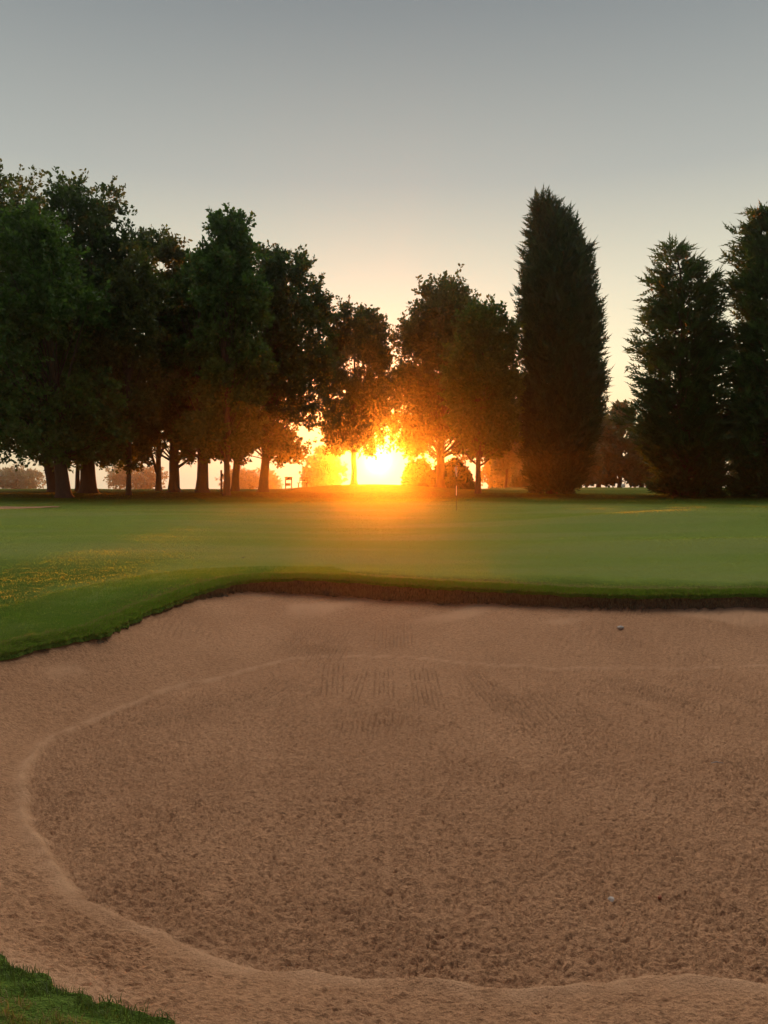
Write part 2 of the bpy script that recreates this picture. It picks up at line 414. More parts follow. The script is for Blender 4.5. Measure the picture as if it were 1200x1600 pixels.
# ---------------------------------------------------------------- grass blades
def blades(name, P, h, w, mat, lean=.5, dirs=None):
    n = len(P); a = rng.uniform(0, 2 * np.pi, n)
    hh = h * rng.uniform(.5, 1.25, n); ww = w * rng.uniform(.7, 1.2, n)
    la = rng.uniform(0, 2 * np.pi, n); lm = rng.uniform(0, lean, n)
    L = np.stack([np.cos(la) * lm, np.sin(la) * lm], -1)
    if dirs is not None: L = L + dirs
    s = np.stack([np.cos(a) * ww, np.sin(a) * ww, np.zeros(n)], -1)
    mid = P + np.stack([L[:, 0] * hh * .35, L[:, 1] * hh * .35, hh * .6], -1)
    tip = P + np.stack([L[:, 0] * hh, L[:, 1] * hh, hh * (1 - .25 * np.hypot(L[:, 0], L[:, 1]))], -1)
    V = np.stack([P - s, P + s, mid + s * .7, mid - s * .7, tip], 1).reshape(-1, 3)
    b = np.arange(n)[:, None] * 5
    return mesh_np(name, V, [b + np.array([[0, 1, 2, 3]]), b + np.array([[3, 2, 4]])], mat)
def near_edge(n, omax, t0, t1, pw=1.):
    t = rng.uniform(t0, t1, n); o = omax * rng.uniform(0, 1, n) ** pw - .02
    t = np.where(t > np.pi, t - 2 * np.pi, t)
    rr = edgeR(t) + wob(t) + o
    X = CX + rr * np.cos(t); Y = CY + rr * np.sin(t)
    Z = G(X, Y) - .05 * (1 - sst(-.035, .22, o)) + .012 * perlin(X * 9, Y * 9, 8) * (1 - sst(.2, 1.6, o)) - .004
    return np.stack([X, Y, Z], -1), t
# mown grass of the green and the rough under the trees
n = 380000
d_ = 6.5 * (50 / 6.5) ** rng.uniform(0, 1, n) ** .62; u_ = rng.uniform(-.66, .66, n)
X, Y = d_ * u_, d_
ok = (np.hypot(X - CX, Y - CY) > edgeR(np.arctan2(Y - CY, X - CX)) + .10)
X, Y = X[ok], Y[ok]
hg = .010 + .010 * sst(36, 42, Y) + .00035 * Y + .006 * perlin(X * 1.2, Y * 1.2, 15)
Z = G(X, Y) + .012 * fbm(X * 3, Y * 3, 2, 4) * (1 - sst(12, 16, Y)) + .012 * perlin(X * 9, Y * 9, 8) * (1 - sst(.2, 1.6, np.hypot(X - CX, Y - CY) - edgeR(np.arctan2(Y - CY, X - CX)))) - .003
a = rng.uniform(0, 2 * np.pi, len(X)); ww = (.0012 + .00042 * Y) * rng.uniform(.6, 1.4, len(X)); hh = hg * rng.uniform(.5, 1.4, len(X))
sv = np.stack([np.cos(a) * ww, np.sin(a) * ww, a * 0], -1); Pb = np.stack([X, Y, Z], -1)
tipv = Pb + np.stack([rng.normal(size=len(X)) * hh * .5, rng.normal(size=len(X)) * hh * .5, hh], -1)
Vb = np.stack([Pb - sv, Pb + sv, tipv], 1).reshape(-1, 3)
rep = lambda v: np.repeat(v, 3)
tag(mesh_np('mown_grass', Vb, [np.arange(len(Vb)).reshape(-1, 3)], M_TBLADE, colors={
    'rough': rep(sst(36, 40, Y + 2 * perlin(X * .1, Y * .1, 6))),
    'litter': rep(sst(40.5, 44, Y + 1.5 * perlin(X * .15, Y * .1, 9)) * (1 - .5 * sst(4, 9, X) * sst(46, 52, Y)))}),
    'short mown grass of the green and the rougher grass under the trees', 'grass', kind='stuff')
# front-left corner : angles from below-left
P1, t1 = near_edge(52000, 1.5, -np.pi + .75, -np.pi / 2 - .05, 1.1)
msk = (P1[:, 1] > .9)
clump = perlin(P1[:, 0] * 6, P1[:, 1] * 6, 77)
o_ = np.hypot(P1[:, 0] - CX, P1[:, 1] - CY) - edgeR(np.arctan2(P1[:, 1] - CY, P1[:, 0] - CX))
k = msk & ((o_ < .08 + .10 * clump) | (clump > .28) | (rng.uniform(0, 1, len(o_)) < .10))
tag(blades('grass_corner', P1[k], .030, .0016, M_GRASSD, 1.1), 'short green grass growing along the near corner of the bunker', 'grass', kind='stuff')
k = msk & (o_ > .12) & (rng.uniform(0, 1, len(o_)) < .6)
tag(blades('dry_grass', P1[k], .024, .0014, M_DRY, 1.4), 'dry straw coloured stubble behind the near bunker edge', 'dry grass', kind='stuff')
# left bank and the far lip fringe
P2, t2 = near_edge(90000, 1.9, np.pi * .60, np.pi * 1.06, 1.3)
P3, t3 = near_edge(60000, .22, .5, np.pi * 1.0, 1.0)
inw = lambda t, a: np.stack([-np.cos(t) * a, -np.sin(t) * a], -1)
tag(blades('bank_grass', P2, .032, .0022, M_GRASS, .7), 'longer green grass on the bank left of the bunker', 'grass', kind='stuff')
tag(blades('lip_grass', P3, .045, .0022, M_GRASS, .7, inw(t3, .5)), 'ragged grass fringe hanging over the far bunker lip', 'grass', kind='stuff')
P4, t4 = near_edge(34000, .30, .5, np.pi * .95, 1.0)
tag(blades('straw_fringe', P4, .04, .002, M_DRY, .9, inw(t4, .5)), 'straw coloured dry grass along the far bunker lip', 'dry grass', kind='stuff')
# roots hanging on the lip face
n = 12000; t = rng.uniform(.5, np.pi * .88, n); f = rng.uniform(0, 1, n) ** 1.4
rr = edgeR(t) + wob(t) - .012
X = CX + rr * np.cos(t); Y = CY + rr * np.sin(t)
Z = G(X, Y) - .06 - liph(t) * f
tag(blades('lip_roots', np.stack([X, Y, Z], -1), -.05, .0035, plain('roots', (.21, .16, .085), .9, .4, 30.), .6, inw(t, .25)),
    'brown roots and dead grass on the earth face of the bunker lip', 'roots', kind='stuff')

# ---------------------------------------------------------------- trees
def tube(path, radii, sides=6):
    path = np.asarray(path, float); n = len(path)
    T = np.gradient(path, axis=0); T /= np.linalg.norm(T, axis=1)[:, None] + 1e-9
    ref = np.array([0.31, .95, .07]); A = np.cross(T, ref); A /= np.linalg.norm(A, axis=1)[:, None] + 1e-9
    B = np.cross(T, A); a = np.linspace(0, 2 * np.pi, sides, endpoint=False)
    V = path[:, None] + np.asarray(radii)[:, None, None] * (np.cos(a)[None, :, None] * A[:, None] + np.sin(a)[None, :, None] * B[:, None])
    return V.reshape(-1, 3), grid_faces(n, sides, True)
class Acc:
    def __init__(s): s.V = []; s.F = []; s.n = 0
    def add(s, VF):
        V, Fc = VF; s.V.append(V); s.F.append(Fc + s.n); s.n += len(V)
    def build(s, name, mat, parent, smooth=True):
        return mesh_np(name, np.concatenate(s.V), [np.concatenate(s.F)], mat, parent, smooth)
def unit(v): return v / (np.linalg.norm(v, axis=-1, keepdims=True) + 1e-9)
def leaves(origin, direc, length, nl, size, aspect, name, mat, parent, droop=.3, flat=0.):
    """sprays of leaf quads: origin (n,3), direc (n,3)"""
    n = len(origin)
    t = rng.uniform(.1, 1, (n, nl)); L = length * rng.uniform(.6, 1.3, (n, 1))
    base = origin[:, None] + direc[:, None] * (t * L)[..., None]
    base[..., 2] -= droop * (t * L) ** 2
    side = unit(np.cross(direc, rng.normal(size=(n, 3))))[:, None]
    sgn = rng.choice([-1, 1], (n, nl))[..., None]
    ax = unit(direc[:, None] * .7 + side * sgn * .8 + rng.normal(size=(n, nl, 3)) * .45)
    base = base + side * sgn * (size * .12) + rng.normal(size=base.shape) * size * .22
    nr = rng.normal(size=(n, nl, 3)); nr[..., 2] += flat
    w = unit(np.cross(ax, nr))
    s = size * rng.uniform(.6, 1.35, (n, nl, 1))
    a = base; b = base + ax * s * .5 + w * s * aspect * .5; c = base + ax * s; d = base + ax * s * .5 - w * s * aspect * .5
    V = np.stack([a, b, c, d], 2).reshape(-1, 3)
    e = origin + direc * L; e[:, 2] -= droop * L[:, 0] ** 2; m_ = (origin + e) / 2; m_[:, 2] += droop * L[:, 0] ** 2 * .25
    wv = side[:, 0] * .012
    V = np.concatenate([V, np.stack([origin - wv, origin + wv, e + wv * .3, e - wv * .3], 1).reshape(-1, 3)])
    return mesh_np(name, V, [np.arange(len(V)).reshape(-1, 4)], mat, parent)
def fronds(origin, direc, length, nl, name, mat, parent, droop=.1, wid=.42):
    n = len(origin); L = length * rng.uniform(.6, 1.35, (n, 1))
    side = unit(np.cross(direc, rng.normal(size=(n, 3)) + [0, 0, .5]))
    t = np.linspace(.08, .95, nl)[None, :] + rng.uniform(-.03, .03, (n, nl))
    base = origin[:, None] + direc[:, None] * (t * L)[..., None]; base[..., 2] -= droop * (t * L) ** 2
    sgn = np.where(np.arange(nl) % 2, 1., -1.)[None, :, None]
    ax = unit(direc[:, None] * 1.15 + side[:, None] * sgn * .85 + rng.normal(size=(n, nl, 3)) * .16)
    ll = (L * wid * (1.08 - t))[..., None]
    w = unit(np.cross(ax, np.cross(direc, side)[:, None] + rng.normal(size=(n, nl, 3)) * .3)) * ll * .17
    V = np.stack([base, base + ax * ll * .45 + w, base + ax * ll, base + ax * ll * .45 - w], 2).reshape(-1, 3)
    e = origin + direc * L * 1.12; e[:, 2] -= droop * L[:, 0] ** 2
    wv = side * L * .05
    V = np.concatenate([V, np.stack([origin, origin + (e - origin) * .5 + wv, e, origin + (e - origin) * .5 - wv], 1).reshape(-1, 3)])
    return mesh_np(name, V, [np.arange(len(V)).reshape(-1, 4)], mat, parent)
EGG = [(0, .72), (.1, .95), (.3, 1.), (.55, .97), (.75, .86), (.88, .66), (.96, .44), (1, .2)]
def broadleaf(name, label, px, d, top, xl, xr, bot, tw, mat, group, sprays=2600, nl=13, leaf=.24, prof=EGG, lean=0., fork=False, seed=0, cat='tree', nclump=60, side_limb=None, basey=None):
    global rng
    rng = np.random.default_rng(1000 + seed)
    x, y, _ = at_y(px, 765, d); z = float(G(x, y)) - .05
    root = empty(name, (x, y, z))
    tag(root, label, cat, group)
    s = d / F
    H = at_y(px, top, d)[2] - z; zb = at_y(px, bot, d)[2] - z
    cxo = ((xl + xr) / 2 - px) * s; Rw = (xr - xl) / 2 * s
    ph, pr = zip(*prof)
    Hc = H - zb
    # clumps
    cl = []
    cr0 = max(.75, Rw * .24)
    tries = 0
    while len(cl) < nclump and tries < 6000:
        tries += 1
        f = rng.uniform(.02, .97); rad = np.interp(f, ph, pr) * Rw
        rho = max(0, rad - cr0 * .8) * math.sqrt(rng.uniform(.1, 1)); a = rng.uniform(0, 2 * np.pi)
        p = np.array([cxo * min(1, f * 2) + rho * math.cos(a), rho * math.sin(a), zb + f * Hc])
        p[2] = min(p[2], H - cr0 * .75)
        if all(np.linalg.norm((p - q) * (1, 1, 1.2)) > cr0 * .72 for q, _ in cl): cl.append((p, cr0 * rng.uniform(.8, 1.25)))
    C_ = np.array([c for c, _ in cl]); cr = np.array([r for _, r in cl])
    # trunk with limbs
    A = Acc(); r0 = tw * s / 2 * .88
    hh = np.array([0, .15, .4, 1., 2., 3.5, H * .35, H * .55, H * .78]); hh = np.unique(np.clip(hh, 0, H * .8))
    wig = rng.uniform(-1, 1, (len(hh), 2)) * np.minimum(.12, hh * .03)[:, None]
    path = np.stack([lean * hh * .12 + wig[:, 0] + cxo * np.clip(hh / H, 0, .8) * .7, wig[:, 1], hh], -1)
    rad = r0 * np.interp(hh, [0, .15, .5, 1.5, 4, H * .8], [1.75, 1.4, 1.12, 1.0, .85, .18])
    A.add(tube(path, rad, 12))
    for i, c in enumerate(C_):
        h0 = min(max(zb * .9, c[2] * rng.uniform(.35, .7)), H * .7)
        p0 = np.array([np.interp(h0, hh, path[:, 0]), np.interp(h0, hh, path[:, 1]), h0])
        rb = r0 * rng.uniform(.12, .3) * (1.2 - h0 / H)
        q = np.linspace(0, 1, 7)[:, None]
        mid = (p0 + c) / 2 + np.array([0, 0, .2 * np.linalg.norm(c - p0)]) * rng.uniform(-.3, .8) + rng.normal(size=3) * .15
        pts = (1 - q)**2 * p0 + 2 * q * (1 - q) * mid + q**2 * c
        A.add(tube(pts, rb * np.linspace(1, .2, 7), 5))
    if fork:
        q = np.linspace(0, 1, 8)[:, None]; p0 = np.array([0, 0, 1.1]); p2 = np.array([fork * 1.6, .3, 4.2]); mid = np.array([fork * .5, 0, 1.9])
        A.add(tube((1 - q)**2 * p0 + 2 * q * (1 - q) * mid + q**2 * p2, r0 * np.linspace(.75, .35, 8), 8))
    if side_limb:
        for (hx, hz0, hz1, rf) in side_limb:
            q = np.linspace(0, 1, 8)[:, None]; p0 = np.array([0, 0, hz0]); p2 = np.array([hx, .2, hz1]); mid = np.array([hx * .55, 0, hz0 + (hz1 - hz0) * .25])
            A.add(tube((1 - q)**2 * p0 + 2 * q * (1 - q) * mid + q**2 * p2, r0 * rf * np.linspace(1, .4, 8), 7))
    A.build('trunk', M_BARK, root)
    # foliage
    wts = cr ** 2; wts /= wts.sum()
    ci = rng.choice(len(cl), sprays, p=wts)
    v = unit(rng.normal(size=(sprays, 3)))
    axis = np.stack([C_[ci, 0] - cxo, C_[ci, 1], np.full(sprays, .0)], -1)
    o = C_[ci] + v * cr[ci][:, None] * (rng.uniform(.1, 1, (sprays, 1)) ** .5) * .75
    dr = unit(v * .8 + unit(axis) * .5 + np.array([0, 0, .35]) + rng.normal(size=(sprays, 3)) * .3)
    o[:, 2] = np.maximum(o[:, 2], zb + rng.uniform(-.5, .25, sprays))
    n2 = sprays // 9
    ci = rng.choice(len(cl), n2, p=wts); v = unit(rng.normal(size=(n2, 3)) + [0, 0, .3])
    o2 = C_[ci] + v * cr[ci][:, None] * .75; o2[:, 2] = np.maximum(o2[:, 2], zb)
    d2 = unit(v * .7 + unit(axis[:n2]) * .2 + np.array([0, 0, .35]))
    oo = np.concatenate([o, o2, o2 + d2 * cr0 * .5]); dd = np.concatenate([dr, d2, unit(d2 + rng.normal(size=(n2, 3)) * .2)])
    leaves(oo, dd, cr0 * .62, nl, leaf, .6, 'crown', mat, root, .12)
    return root
def conifer(name, label, px, d, top, prof_px, bot, mat, group, nb=900, leaf=.3, dense=True, seed=0, xc=None):
    """prof_px : list of (py, xl, xr)"""
    global rng
    rng = np.random.default_rng(3000 + seed)
    x, y, _ = at_y(px, 765, d); z = float(G(x, y)) - .05; s = d / F
    root = empty(name, (x, y, z)); tag(root, label, 'tree', group)
    pz = np.array([at_y(px, q[0], d)[2] - z for q in prof_px])[::-1]
    pl = np.array([(q[1] - px) * s for q in prof_px])[::-1]; prr = np.array([(q[2] - px) * s for q in prof_px])[::-1]
    H = pz[-1]
    cx = lambda h: (np.interp(h, pz, pl) + np.interp(h, pz, prr)) / 2
    rw = lambda h: (np.interp(h, pz, prr) - np.interp(h, pz, pl)) / 2
    A = Acc()
    hh = np.linspace(0, H * .96, 12)
    A.add(tube(np.stack([cx(hh) * np.clip(hh / H * 2, 0, 1), hh * 0, hh], -1), np.interp(hh, [0, .6, 3, H], [.42, .30, .24, .03]), 10))
    n = nb
    h = pz[0] + (H - pz[0]) * rng.uniform(0, 1, n) ** 1.05
    keepw = rng.uniform(0, 1, n) < np.clip(rw(h) / rw(np.array([H * .35]))[0], .15, 1)
    h = h[keepw]; n = len(h); a = rng.uniform(0, 2 * np.pi, n)
    rr = rw(h) * (.93 + .16 * perlin(h * .9, a * 1.6, seed * 3)) - .25
    if not dense: rr = rr * (1 + .22 * np.sin(h * 2.6 + 1.5 * np.sin(a))) + .1
    up = .55 if dense else .35
    org, dirs = [], []
    for i in range(n):
        tip = np.array([cx(h[i]) + rr[i] * math.cos(a[i]), rr[i] * math.sin(a[i]), h[i]])
        sc = rng.uniform(.82, 1.0) if dense else rng.uniform(.45, 1.06)
        tip[2] -= .55 * h[i] / H
        tip[0] = cx(h[i]) + (tip[0] - cx(h[i])) * sc; tip[1] *= sc
        h0 = max(.3, h[i] - rr[i] * up * 1.3)
        p0 = np.array([cx(h0), 0, h0])
        if (not dense) and rr[i] > .5 and i % 2 == 0:
            q = np.linspace(0, 1, 5)[:, None]; mid = (p0 + tip) / 2 - np.array([0, 0, rr[i] * .12])
            A.add(tube((1 - q)**2 * p0 + 2 * q * (1 - q) * mid + q**2 * tip, np.linspace(.05, .012, 5), 4))
        out = np.array([math.cos(a[i]), math.sin(a[i]), 0])
        m = 11 if dense else 12
        tt = rng.uniform(.35 if not dense else .55, 1, m)
        pts = p0 + (tip - p0) * tt[:, None] + rng.normal(size=(m, 3)) * (.22 if dense else .2)
        org.append(pts)
        dd = out * (.9 if not dense else .55) + np.array([0, 0, .75 if dense else .45])
        dirs.append(unit(dd + rng.normal(size=(m, 3)) * .35))
    A.build('trunk', M_BARKC, root)
    fronds(np.concatenate(org), np.concatenate(dirs), .75 if dense else .85, 9, 'crown', mat, root, .04)
    return root

GL = 'broadleaf trees standing left of the sun'
T = broadleaf
T('broadleaf_tree', 'big dark tree with a leaning trunk, its crown cut off by the left edge', 84, 52, 270, -130, 150, 716, 17, M_LEAF[0], GL, 3800, lean=-.35, seed=1, nclump=80)
T('broadleaf_tree', 'front green tree at the left with the thickest trunk, rooted nearest the green', 100, 43, 348, -80, 185, 716, 22, M_LEAF[1], GL, 3600, seed=2, nclump=70)
T('broadleaf_tree', 'thin trunk squeezed between the two thickest trunks on the left', 121, 53, 430, 60, 190, 712, 7, M_LEAF[2], GL, 800, seed=3, nclump=35)
T('broadleaf_tree', 'tall dark tree with a very stout double trunk and feathery top', 138, 49, 285, 40, 250, 716, 25, M_LEAF[0], GL, 4000, seed=4, nclump=80)
T('broadleaf_tree', 'slim straight trunk standing alone between the stout trunk and the forked tree', 201, 46, 375, 145, 272, 724, 8, M_LEAF[2], GL, 1350, seed=5, nclump=42)
T('broadleaf_tree', 'small tree whose trunk forks low to the left', 248, 55, 358, 185, 312, 716, 9, M_LEAF[0], GL, 1400, fork=-.6, seed=6, nclump=45)
T('broadleaf_tree', 'sturdy tree with a low limb reaching right, beside the low forked tree', 272, 52, 380, 215, 345, 716, 17, M_LEAF[2], GL, 1600, seed=7, nclump=50, side_limb=[(2.0, 1.6, 3.6, .35), (1.5, 1.9, 4.2, .3)])
T('broadleaf_tree', 'tree with a wide flared trunk split down the middle, left of the marker post', 316, 50, 395, 250, 385, 716, 19, M_LEAF[1], GL, 1700, seed=8, nclump=50)
T('broadleaf_tree', 'green tree right beside the marker post, with the pointed bright green top', 354, 45, 337, 300, 425, 716, 10, M_LEAF[1], GL, 3000, seed=9, nclump=62)
T('broadleaf_tree', 'dark trunk directly behind and right of the marker post tree', 367, 53, 380, 330, 465, 712, 12, M_LEAF[2], GL, 1800, seed=10, nclump=52)
T('broadleaf_tree', 'broad tree with a side limb on the right, next to the framed tee board', 411, 51, 400, 362, 530, 712, 15, M_LEAF[0], GL, 3300, seed=11, nclump=66, side_limb=[(1.6, 1.9, 4.0, .45)])
T('broadleaf_tree', 'lone slender tree on the mound just left of the sun', 553, 57, 482, 484, 620, 705, 9, M_LEAF[2], GL, 3000, leaf=.25, seed=12, nclump=70)
GR = 'broadleaf trees standing right of the sun'
T('broadleaf_tree', 'wide round tree right of the sun, its trunk rising out of the bushes', 688, 60, 450, 600, 795, 712, 15, M_LEAF[2], GR, 4600, seed=13, nclump=90, leaf=.27)
T('broadleaf_tree', 'smaller low branching tree on open grass beside the flag', 747, 49, 482, 690, 822, 708, 9, M_LEAF[1], GR, 2700, seed=14, nclump=60, side_limb=[(-1.2, 1.9, 3.3, .5), (1.4, 1.8, 3.2, .5), (.6, 2.1, 3.6, .4)])
T('broadleaf_tree', 'spindly young tree in the haze between the flag and the tall column conifer', 790, 82, 640, 772, 838, 735, 4, M_FAR, GR, 500, leaf=.35, seed=15, nclump=20)

GC = 'tall conifers on the right'
conifer('conifer_tree', 'dense column shaped conifer standing alone with a clear gap to its right', 862, 50, 302,
        [(302, 838, 850), (318, 830, 868), (345, 824, 895), (380, 815, 915), (420, 809, 928), (470, 806, 938), (520, 805, 944), (580, 806, 948), (640, 806, 946), (700, 812, 930), (740, 818, 915), (764, 828, 902)],
        764, M_CON, GC, nb=2900, leaf=.30, seed=1)
conifer('conifer_tree', 'ragged see-through conifer with a twin top, left one of the right hand pair', 1060, 46, 374,
        [(372, 1042, 1050), (388, 1030, 1066), (405, 1018, 1092), (430, 1004, 1112), (480, 994, 1130), (540, 984, 1142), (600, 974, 1150), (650, 975, 1150), (690, 990, 1150), (730, 1008, 1145), (774, 1015, 1140)],
        774, M_CON2, GC, nb=820, leaf=.28, dense=False, seed=2)
conifer('conifer_tree', 'taller ragged conifer cut off by the right edge of the picture', 1200, 44, 312,
        [(312, 1180, 1196), (340, 1150, 1225), (385, 1134, 1250), (440, 1126, 1270), (520, 1122, 1280), (600, 1120, 1285), (680, 1124, 1280), (730, 1130, 1275), (776, 1135, 1270)],
        776, M_CON2, GC, nb=880, leaf=.28, dense=False, seed=3)

# bushes, mass of clumps touching the ground
def bush(name, label, px, d, top, xl, xr, mat, n=900, leaf=.22, seed=0, group=None, bot=760):
    global rng
    rng = np.random.default_rng(5000 + seed)
    x, y, _ = at_y((xl + xr) / 2, 760, d); z = float(G(x, y)); s = d / F
    root = empty(name, (x, y, z)); tag(root, label, 'bush', group)
    H = at_y(px, top, d)[2] - z; W = (xr - xl) / 2 * s
    A = Acc()
    for k in range(7):
        a = rng.uniform(0, 6.28); tip = np.array([math.cos(a) * W * .6, math.sin(a) * W * .5, H * .75])
        q = np.linspace(0, 1, 5)[:, None]; A.add(tube(q * tip + np.array([0, 0, -.05]), np.linspace(.05, .01, 5), 5))
    A.build('stem', M_BARK, root)
    v = unit(rng.normal(size=(n, 3))); v[:, 2] = np.abs(v[:, 2])
    rad = rng.uniform(.35, 1, (n, 1)) ** .4
    o = v * rad * np.array([W, W * .8, H]) * (.88 + .12 * np.sin(v[:, :1] * 7 + v[:, 1:2] * 5)) - v * .2
    o[:, 2] = np.maximum(o[:, 2], .05)
    leaves(o, unit(v + rng.normal(size=(n, 3)) * .4 + [0, 0, .3]), .3, 12, leaf, .6, 'foliage', mat, root, .1)
GB = 'dark bushes right of the sun'
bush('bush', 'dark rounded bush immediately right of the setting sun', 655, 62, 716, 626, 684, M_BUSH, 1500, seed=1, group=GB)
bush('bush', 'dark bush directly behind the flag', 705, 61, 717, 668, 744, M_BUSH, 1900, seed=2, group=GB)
bush('bush', 'small bright green bush at the foot of the right hand conifers', 1122, 45, 764, 1108, 1134, M_LEAF[1], 160, .14, 3)
bush('bush', 'low scrubby bush left of the column conifer base', 838, 51, 760, 826, 850, M_FAR, 120, .16, 4)
bush('bush', 'low leafy shoots right of the column conifer base', 888, 50, 761, 876, 898, M_FAR, 120, .16, 5)
bush('bush', 'hazy low bush beside the spindly young tree', 812, 84, 735, 798, 830, M_FAR, 300, .3, 6)

# distant trees
GD = 'hazy distant trees beyond the course'
far = [(905, 86, 690, 885, 940), (935, 92, 655, 905, 968), (968, 96, 634, 935, 1012), (1002, 90, 668, 975, 1040), (1080, 95, 640, 1030, 1130),
       (24, 235, 736, -25, 75), (214, 240, 730, 160, 266), (505, 150, 702, 472, 552), (392, 210, 738, 345, 440),
       (780, 150, 690, 745, 815), (838, 145, 690, 800, 880), (1180, 130, 640, 1120, 1240)]
FL = ['hazy dark rounded tree just right of the column conifer', 'mid sized hazy tree in the gap between the conifers', 'tallest hazy tree in the gap between the conifers, with a pointed top',
      'hazy tree half hidden behind the ragged conifer', 'distant tree behind the ragged conifer', 'pale misty tree at the far left beyond the leaning trunk',
      'pale misty tree seen past the slim straight trunk', 'orange lit misty tree just left of the lone slender tree', 'pale misty tree seen past the marker post trees',
      'orange tinted hazy tree behind the low branching tree', 'orange tinted hazy tree behind the column conifer', 'distant tree behind the tallest right hand conifer']
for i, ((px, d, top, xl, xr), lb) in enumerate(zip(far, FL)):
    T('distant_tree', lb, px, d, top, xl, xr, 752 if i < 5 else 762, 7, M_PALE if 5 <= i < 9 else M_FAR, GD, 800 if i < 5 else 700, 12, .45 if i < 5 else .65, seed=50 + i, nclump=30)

# ---------------------------------------------------------------- small things
def box(A, c, s):
    c = np.array(c); s = np.array(s) / 2
    q = np.array([[-1, -1, -1], [1, -1, -1], [1, 1, -1], [-1, 1, -1], [-1, -1, 1], [1, -1, 1], [1, 1, 1], [-1, 1, 1]])
    f = np.array([[0, 3, 2, 1], [4, 5, 6, 7], [0, 1, 5, 4], [1, 2, 6, 5], [2, 3, 7, 6], [3, 0, 4, 7]])
    A.add((c + q * s, f))
def capped(path, rad, sides=8):
    V, Fc = tube(path, rad, sides); n = len(path)
    V = np.concatenate([V, [path[0]], [path[-1]]]); a = np.arange(sides); b = (a + 1) % sides
    c0 = np.stack([a, b, np.full(sides, n * sides), np.full(sides, n * sides)], -1)
    c1 = np.stack([(n - 1) * sides + b, (n - 1) * sides + a, np.full(sides, n * sides + 1), np.full(sides, n * sides + 1)], -1)
    return V, np.concatenate([Fc, c0, c1])
# flag
fx, fy = at_z(713, 799, .28); fz = float(G(fx, fy)); 
fl = empty('golf_flag', (fx, fy, fz)); tag(fl, 'thin striped golf flagstick with a limp pale flag standing on the green', 'golf flag')
def zpx(py): return at_y(713, py, fy)[2] - fz
segs = [(zpx(799), zpx(774), .008, M_BLACK), (zpx(774), zpx(759), .017, M_WHITE), (zpx(759), zpx(745), .014, M_BLACK), (zpx(745), zpx(732), .016, M_WHITE), (zpx(732), zpx(720), .014, M_BLACK)]
for (a, b, r, m) in segs:
    A = Acc(); A.add(capped(np.array([[0, 0, a], [0, 0, (a + b) / 2], [0, 0, b - .001]]), [r, r, r], 8))
    o = A.build('pole_section', m, fl, False)
nu, nv = 14, 16
U, Vv = np.meshgrid(np.linspace(0, 1, nu), np.linspace(0, 1, nv), indexing='ij')
Xc = -.12 * U * (1 - .25 * Vv) + .12 * .6 * np.sin(U * 7 + 1) * .25 * (1 - Vv * .3) + .05 * U * Vv + .015
Yc = .06 * np.sin(U * 11) * (1 - .4 * Vv) - .03
Zc = zpx(727) - Vv * .36 - U * .16 * (1 - Vv * .1)
Vf = np.stack([Xc, Yc, Zc], -1).reshape(-1, 3)
f_ = grid_faces(nu, nv)
back = Vf + np.array([0, .006, 0])
cl = mesh_np('flag', np.concatenate([Vf, back]), [f_, f_[:, ::-1] + len(Vf)], M_CLOTH, fl, True)
A = Acc(); A.add(capped(np.array([[0, -.09, zpx(731.5) - .03], [0, -.105, zpx(731.5) - .03]]), [.035, .035], 10)); A.build('flag_emblem', M_BLACK, fl, False)

# marker post
x, y, z = at_y(346, 764, 47.5); z = float(G(x, y)); s = y / F
p = empty('marker_post', (x, y, z)); tag(p, 'dark wooden marker post with a pale plate at mid height beside a tree', 'post')
A = Acc(); box(A, (0, 0, .72), (.10, .10, 1.56)); box(A, (.06, -.055, 1.2), (.10, .02, .16)); A.build('post', M_WOOD, p, False)
A = Acc(); A.add(capped(np.array([[0, -.052, .74], [0, -.075, .74]]), [.15, .15], 16)); A.build('plate', M_PLATE, p, False)
A = Acc(); box(A, (.03, -.08, .42), (.02, .04, .3)); A.build('bracket', M_WOOD, p, False)
# framed tee board
def tee_board(px, d, w, h, label, basey):
    x, y, _ = at_y(px, basey, d); z = float(G(x, y)) - .05
    p = empty('tee_board', (x, y, z)); tag(p, label, 'sign')
    for sx in (-1, 1):
        A = Acc(); box(A, (sx * (w / 2 - .04), 0, h / 2), (.075, .075, h)); A.build('post', M_WOOD, p, False)
    A = Acc(); box(A, (0, -.005, h - .02), (w + .06, .11, .05)); A.build('cap_rail', M_WOOD, p, False)
    A = Acc(); box(A, (0, .002, h - .14), (w - .16, .05, .19)); A.build('upper_board', M_BOARD, p, False)
    A = Acc(); box(A, (-.02, 0, h * .42), (w - .2, .05, .2)); A.build('lower_board', M_BOARD, p, False)
tee_board(451, 55, .52, .95, 'small dark wooden framed tee board standing left of the mound', 760)
x, y, _ = at_y(473, 753, 72); z = float(G(x, y)); zz = at_y(473, 755, 72)[2]
p = empty('bench', (x, y, z)); tag(p, 'faint low bench in the mist behind the mound, right of the tee board', 'bench')
hb = zz - z
for nm, bs in (('leg', [((-.4, 0, hb / 2), (.07, .4, hb))]), ('leg', [((.4, 0, hb / 2), (.07, .4, hb))]), ('seat', [((0, 0, hb + .03), (1.1, .42, .06))]),
               ('backrest', [((.1, .2, hb + .30), (.85, .05, .12)), ((.1, .2, hb + .5), (.85, .05, .12)), ((-.3, .2, hb + .3), (.06, .07, .52)), ((.45, .2, hb + .3), (.06, .07, .52))])):
    A = Acc()
    for b in bs: box(A, *b)
    A.build(nm, M_WOOD, p, False)
